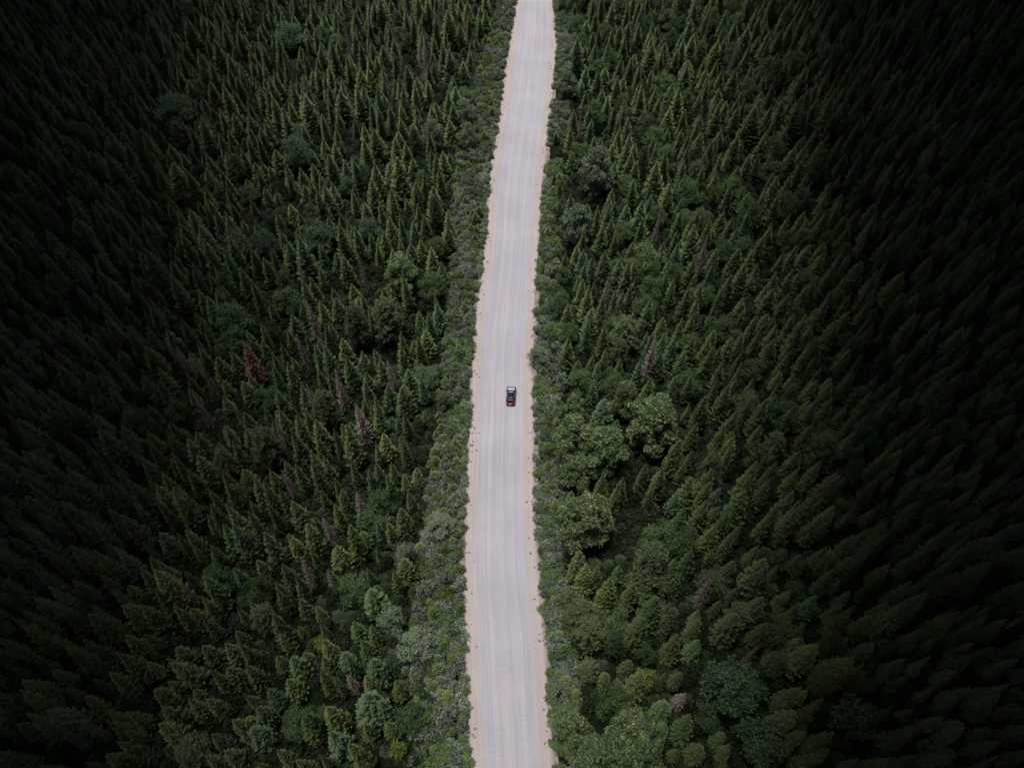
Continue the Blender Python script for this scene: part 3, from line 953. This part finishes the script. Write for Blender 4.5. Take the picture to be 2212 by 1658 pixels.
# verge thickets
W = []
yv = -15.0
while yv < 300:
    for side in (-1, 1):
        y0 = yv
        l, r = edges(y0)
        width = (6.5 + 1.6 * math.sin(y0 * .05)) if side < 0 else (4.6 + .9 * math.sin(y0 * .07 + 1))
        n = 5 if side < 0 else 3
        for k in range(n):
            d = width * (k + rnd.uniform(.1, 1)) / n
            y = y0 + rnd.uniform(-.6, .6)
            grow = min(1, .42 + d / 5)
            h = rnd.uniform(1.4, 2.9) * grow
            R = rnd.uniform(.75, 1.35) * (.6 + .5 * grow)
            off = max(R * .5, d)
            x = (l - off) if side < 0 else (r + off)
            if any(math.hypot(t['x'] - x, t['y'] - y) < t['R'] * .55 for t in HAND): continue
            q = rnd.random()
            if vnoise(x, y, 4.5, 2.2) < .2: continue
            key = 'willow_%d' % rnd.randrange(3) if q < .50 else ('alder_%d' % rnd.randrange(2) if q < .84 else 'sapling_%d' % rnd.randrange(2))
            if key.startswith('sapling'):
                h = rnd.uniform(1.8, 3.8); R = h * .33
                if off < R + .6: continue
            W.append(dict(k=key, x=x, y=y, h=h, R=R, label=None, short=None, hand=False))
    yv += .95

# ------------------------------------------------------------------ individuals and masses
SPECIES = {'spruce': ('spruce_tree', 'tree', 'spruces of the forest'), 'pine': ('pine_tree', 'tree', 'pines among the spruces'),
           'green': ('broadleaf_tree', 'tree', 'broadleaf trees among the spruces'), 'blue': ('broadleaf_tree', 'tree', 'broadleaf trees among the spruces'),
           'grey': ('broadleaf_tree', 'tree', 'broadleaf trees among the spruces'), 'yellow': ('broadleaf_tree', 'tree', 'broadleaf trees among the spruces'),
           'poplar': ('poplar_tree', 'tree', 'poplars along the road'), 'silver': ('poplar_tree', 'tree', 'poplars along the road'), 'frond': ('broadleaf_tree', 'tree', 'broadleaf trees among the spruces'),
           'dead': ('dead_spruce', 'tree', 'dead spruces'), 'willow': ('willow_shrub', 'shrub', 'shrubs of the verge thickets'),
           'alder': ('alder_shrub', 'shrub', 'shrubs of the verge thickets'), 'sapling': ('spruce_sapling', 'young tree', 'young spruces in the verge thickets')}
CAPN = {'spruce_tree': 300, 'pine_tree': 300, 'broadleaf_tree': 300, 'dead_spruce': 300, 'poplar_tree': 300,
        'willow_shrub': 110, 'alder_shrub': 50, 'spruce_sapling': 45}
ALL = T + W
for t in ALL:
    sp = SPECIES[t['k'].split('_')[0]]
    t['name'], t['cat'], t['group'] = sp
    u, v, s = proj(t['x'], t['y'], t['h'] * .7)
    t['u'], t['v'] = u, v
    t['s'] = s * (t['R'] * 2) ** .5 * (t['h'] ** .5) if t['name'] != 'willow_shrub' else s * t['R']
    t['in'] = 95 < u < 2115 and 12 < v < 1640 and not (v > 1480 and (u < 200 or u > 2030))
ind = []
byname = {}
for t in ALL: byname.setdefault(t['name'], []).append(t)
for nme, lst in byname.items():
    cand = sorted([t for t in lst if t['in'] or t['hand']], key=lambda t: (not t['hand'], -t['s']))
    for t in cand[:CAPN[nme]]: t['ind'] = True
    ind += cand[:CAPN[nme]]
mass = [t for t in ALL if not t.get('ind')]

# labels: each tree is told by its look and by the distinctive tree it stands next to
marks = [t for t in ind if t['hand']]
TONE = {'spruce_dark': 'dark green', 'spruce_olive': 'olive green', 'spruce_blue': 'blue-green', 'green': 'leafy bright green', 'blue': 'bluish leafy', 'grey': 'pale leafy',
        'pine': 'shaggy', 'dead': 'leafless grey', 'willow': 'silvery', 'alder': 'green', 'sapling': 'olive', 'yellow': 'yellowish'}
NOUN = {'spruce_tree': 'spruce', 'pine_tree': 'pine', 'broadleaf_tree': 'tree', 'dead_spruce': 'dead spruce', 'willow_shrub': 'willow shrub', 'alder_shrub': 'alder shrub', 'spruce_sapling': 'young spruce', 'poplar_tree': 'poplar'}
ORD = ['', 'second ', 'third ', 'fourth ', 'fifth ', 'sixth ', 'seventh ', 'eighth ', 'ninth ', 'tenth ', 'eleventh ', 'twelfth ', 'thirteenth ', 'fourteenth ', 'fifteenth ', 'sixteenth ', 'seventeenth ', 'eighteenth ', 'nineteenth ', 'twentieth ']
buckets = {}
for t in ind:
    if t['hand']: continue
    side = t['x'] > 0
    m = min((q for q in marks if (q['x'] > 0) == side), key=lambda q: math.hypot(q['u'] - t['u'], q['v'] - t['v']))
    du, dv = t['u'] - m['u'], t['v'] - m['v']
    if abs(dv) > 2.2 * abs(du): where = 'straight above' if dv < 0 else 'straight below'
    elif abs(du) > 2.2 * abs(dv): where = 'right of' if du > 0 else 'left of'
    else: where = ('above' if dv < 0 else 'below') + ' and ' + ('right of' if du > 0 else 'left of')
    a = t['k'].split('_')
    tone = TONE.get('_'.join(a[:2])) or TONE[a[0]]
    size = ''
    if t['name'] in ('spruce_tree', 'pine_tree'):
        size = 'tall ' if t['h'] > 10.3 else ('short ' if t['h'] < 7.6 else '')
    key = (size, tone, t['name'], where, m['short'])
    buckets.setdefault(key, []).append((math.hypot(du, dv), id(t), t))
for (size, tone, nme, where, short), lst in buckets.items():
    lst.sort()
    for i, (d, _, t) in enumerate(lst):
        o_ = ORD[min(i, 19)]
        t['label'] = ('%s%s%s %s %s the %s' % (o_, size, tone, NOUN[nme], where, short)).strip()

MADE = {}


def make_tree(t):
    K = KINDS[t['k']]
    cr_name = 'branches' if t['name'] == 'dead_spruce' else ('foliage' if t['cat'] == 'shrub' else 'crown')
    tr_name = 'stems' if t['cat'] == 'shrub' else 'trunk'
    if t['k'] not in MADE:
        root = bpy.data.objects.new(t['name'], None); COL.objects.link(root)
        c = linkobj(cr_name, K[0], root); s = linkobj(tr_name, K[1], root)
        MADE[t['k']] = (root, c, s)
    else:
        r0, c0, s0 = MADE[t['k']]
        root = r0.copy(); COL.objects.link(root)
        c = c0.copy(); COL.objects.link(c); c.parent = root
        s = s0.copy(); COL.objects.link(s); s.parent = root
    root.location = (t['x'], t['y'], 0)
    root.rotation_euler = (rnd.gauss(0, .022), rnd.gauss(0, .022), rnd.uniform(0, 6.28))
    sx = t['R'] / K[3]
    root.scale = (sx * rnd.uniform(.93, 1.07), sx * rnd.uniform(.93, 1.07), t['h'] / K[2])
    tag(root, t['label'], t['cat'], t['group'])
    return root


for t in ind:
    make_tree(t)
# three young plants of the undergrowth stand singly at the foot of the left verge
for key, px, py, lab in (('brush_0', 868, 1455, 'low shade-toned bush at the forest foot beside the left thicket'), ('brush_1', 905, 1262, 'shade-toned leafy bush tucked behind the left thicket'), ('seedling_0', 903, 1085, 'tiny shade-toned spruce seedling behind the left thicket')):
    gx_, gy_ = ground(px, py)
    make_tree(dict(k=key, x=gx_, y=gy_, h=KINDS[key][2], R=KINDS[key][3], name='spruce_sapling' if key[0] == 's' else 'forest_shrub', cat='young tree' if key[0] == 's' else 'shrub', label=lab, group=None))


def scatter(name, lst, label, cat):
    """one mass of plants: points that carry copies of the plants built above"""
    kinds_used = sorted({t['k'] for t in lst})
    kinds_used = [k for k in kinds_used if k in MADE]
    lst = [t for t in lst if t['k'] in kinds_used]
    n = len(lst)
    me = bpy.data.meshes.new(name)
    me.from_pydata([(t['x'], t['y'], 0) for t in lst], [], [])
    a = me.attributes.new('pick', 'INT', 'POINT'); a.data.foreach_set('value', np.array([kinds_used.index(t['k']) for t in lst], dtype=np.int32))
    a = me.attributes.new('turn', 'FLOAT_VECTOR', 'POINT')
    a.data.foreach_set('vector', np.array([(rnd.gauss(0, .02), rnd.gauss(0, .02), rnd.uniform(0, 6.28)) for t in lst], dtype=np.float32).ravel())
    a = me.attributes.new('size', 'FLOAT_VECTOR', 'POINT')
    sc = []
    for t in lst:
        K = KINDS[t['k']]; sx = t['R'] / K[3]
        sc.append((sx * rnd.uniform(.93, 1.07), sx * rnd.uniform(.93, 1.07), t['h'] / K[2]))
    a.data.foreach_set('vector', np.array(sc, dtype=np.float32).ravel())
    o = linkobj(name, me)
    ng = bpy.data.node_groups.new(name + '_nodes', 'GeometryNodeTree')
    ng.interface.new_socket('Geometry', in_out='INPUT', socket_type='NodeSocketGeometry')
    ng.interface.new_socket('Geometry', in_out='OUTPUT', socket_type='NodeSocketGeometry')
    n_, l_ = ng.nodes, ng.links
    gi = n_.new('NodeGroupInput'); go = n_.new('NodeGroupOutput')
    iop = n_.new('GeometryNodeInstanceOnPoints')
    iop.inputs['Pick Instance'].default_value = True
    join = n_.new('GeometryNodeJoinGeometry')
    for k in reversed(kinds_used):
        j2 = n_.new('GeometryNodeJoinGeometry')
        for src in MADE[k][1:]:
            oi = n_.new('GeometryNodeObjectInfo'); oi.transform_space = 'ORIGINAL'
            oi.inputs['Object'].default_value = src
            l_.new(oi.outputs['Geometry'], j2.inputs[0])
        gt = n_.new('GeometryNodeGeometryToInstance')
        l_.new(j2.outputs[0], gt.inputs[0]); l_.new(gt.outputs[0], join.inputs[0])

    def attr(nm, ty):
        q = n_.new('GeometryNodeInputNamedAttribute'); q.data_type = ty; q.inputs['Name'].default_value = nm
        return q.outputs['Attribute']
    l_.new(gi.outputs[0], iop.inputs['Points']); l_.new(join.outputs[0], iop.inputs['Instance'])
    l_.new(attr('pick', 'INT'), iop.inputs['Instance Index'])
    l_.new(attr('turn', 'FLOAT_VECTOR'), iop.inputs['Rotation'])
    l_.new(attr('size', 'FLOAT_VECTOR'), iop.inputs['Scale'])
    l_.new(iop.outputs[0], go.inputs[0])
    md = o.modifiers.new('scatter', 'NODES'); md.node_group = ng
    tag(o, label, cat, kind='stuff')
    return o


spm = [t for t in mass if t['cat'] == 'tree']
scatter('distant_forest', spm, 'dense mass of farther spruces and broadleaf trees on both sides of the road', 'forest')
scatter('verge_shrubbery', [t for t in mass if t['cat'] != 'tree'], 'tangled grey-green thicket filling the verges along the gravel road', 'thicket')
scatter('undergrowth', U, 'low bushes and saplings, leaves toned dark for shade, under the forest trees', 'undergrowth')


# small weeds and stones along the road shoulders
def tuft_mesh(seed):
    r = random.Random(seed); mb = MB()
    for k in range(26):
        leafquad(mb, np.array((r.gauss(0, .10), r.gauss(0, .10), .05 + abs(r.gauss(0, .05)))), .15, r, r.random(), r.random() * .6, 1)
    return mb


def big_mesh(name, items, mat):
    """many little pieces gathered as one sheet of ground cover"""
    mb = MB()
    for (x, y, s, proto, tn) in items:
        a = rnd.uniform(0, 6.28); c, s_ = math.cos(a) * s, math.sin(a) * s
        for f, to, sh in zip(proto.f, proto.tone, proto.shoot):
            mb.face([(x + c * proto.v[i][0] - s_ * proto.v[i][1], y + s_ * proto.v[i][0] + c * proto.v[i][1], .01 + s * proto.v[i][2]) for i in f], min(1, max(0, to * .5 + tn * .5)), sh)
    return mb.mesh(name, mat)


def shoulder_spot():
    y = rnd.uniform(10, 240); l, r = edges(y)
    d = abs(rnd.gauss(0, 1)) * .75 - .45
    dens = vnoise(0, y, 3.0, 1)
    if rnd.random() > dens * 1.3: return None
    return (l + d, y) if rnd.random() < .55 else (r - d, y)


protos = [tuft_mesh(i) for i in range(4)]
items = []
for _ in range(1500):
    q = shoulder_spot()
    if q: items.append((q[0], q[1], rnd.uniform(.3, .95), rnd.choice(protos), rnd.random()))
o = linkobj('weeds', big_mesh('weeds', items, M['weeds']))
tag(o, 'sparse low weeds dotting the pinkish road shoulders', 'weeds', kind='stuff')


def stone_proto(seed):
    r = random.Random(seed); mb = MB()
    v = []
    for i in range(6):
        v.append((.07 * math.cos(i * 1.047) * r.uniform(.7, 1.2), .07 * math.sin(i * 1.047) * r.uniform(.7, 1.2), 0))
    w = [(p[0] * .6, p[1] * .6, .07 * r.uniform(.7, 1.1)) for p in v]
    for i in range(6):
        j = (i + 1) % 6
        mb.face([v[i], v[j], w[j], w[i]], .5)
    mb.face(w, .6)
    return mb


sp_ = [stone_proto(i) for i in range(4)]
items = []
for _ in range(1800):
    y = rnd.uniform(10, 235); l, r = edges(y)
    d = rnd.expovariate(1 / .9) + .05
    if d > 3.2: continue
    x = l + d if rnd.random() < .5 else r - d
    items.append((x, y, rnd.uniform(.2, .75), rnd.choice(sp_), rnd.random()))
M['stone'] = foliage('stones', (.16, .14, .125), (.34, .31, .29), (.3, .3, .3), .9, .02)
o = linkobj('stones', big_mesh('stones', items, M['stone']))
tag(o, 'scattered small stones on the gravel road shoulders', 'stones', kind='stuff')
print('plants', len(ind), len(mass), len(U))
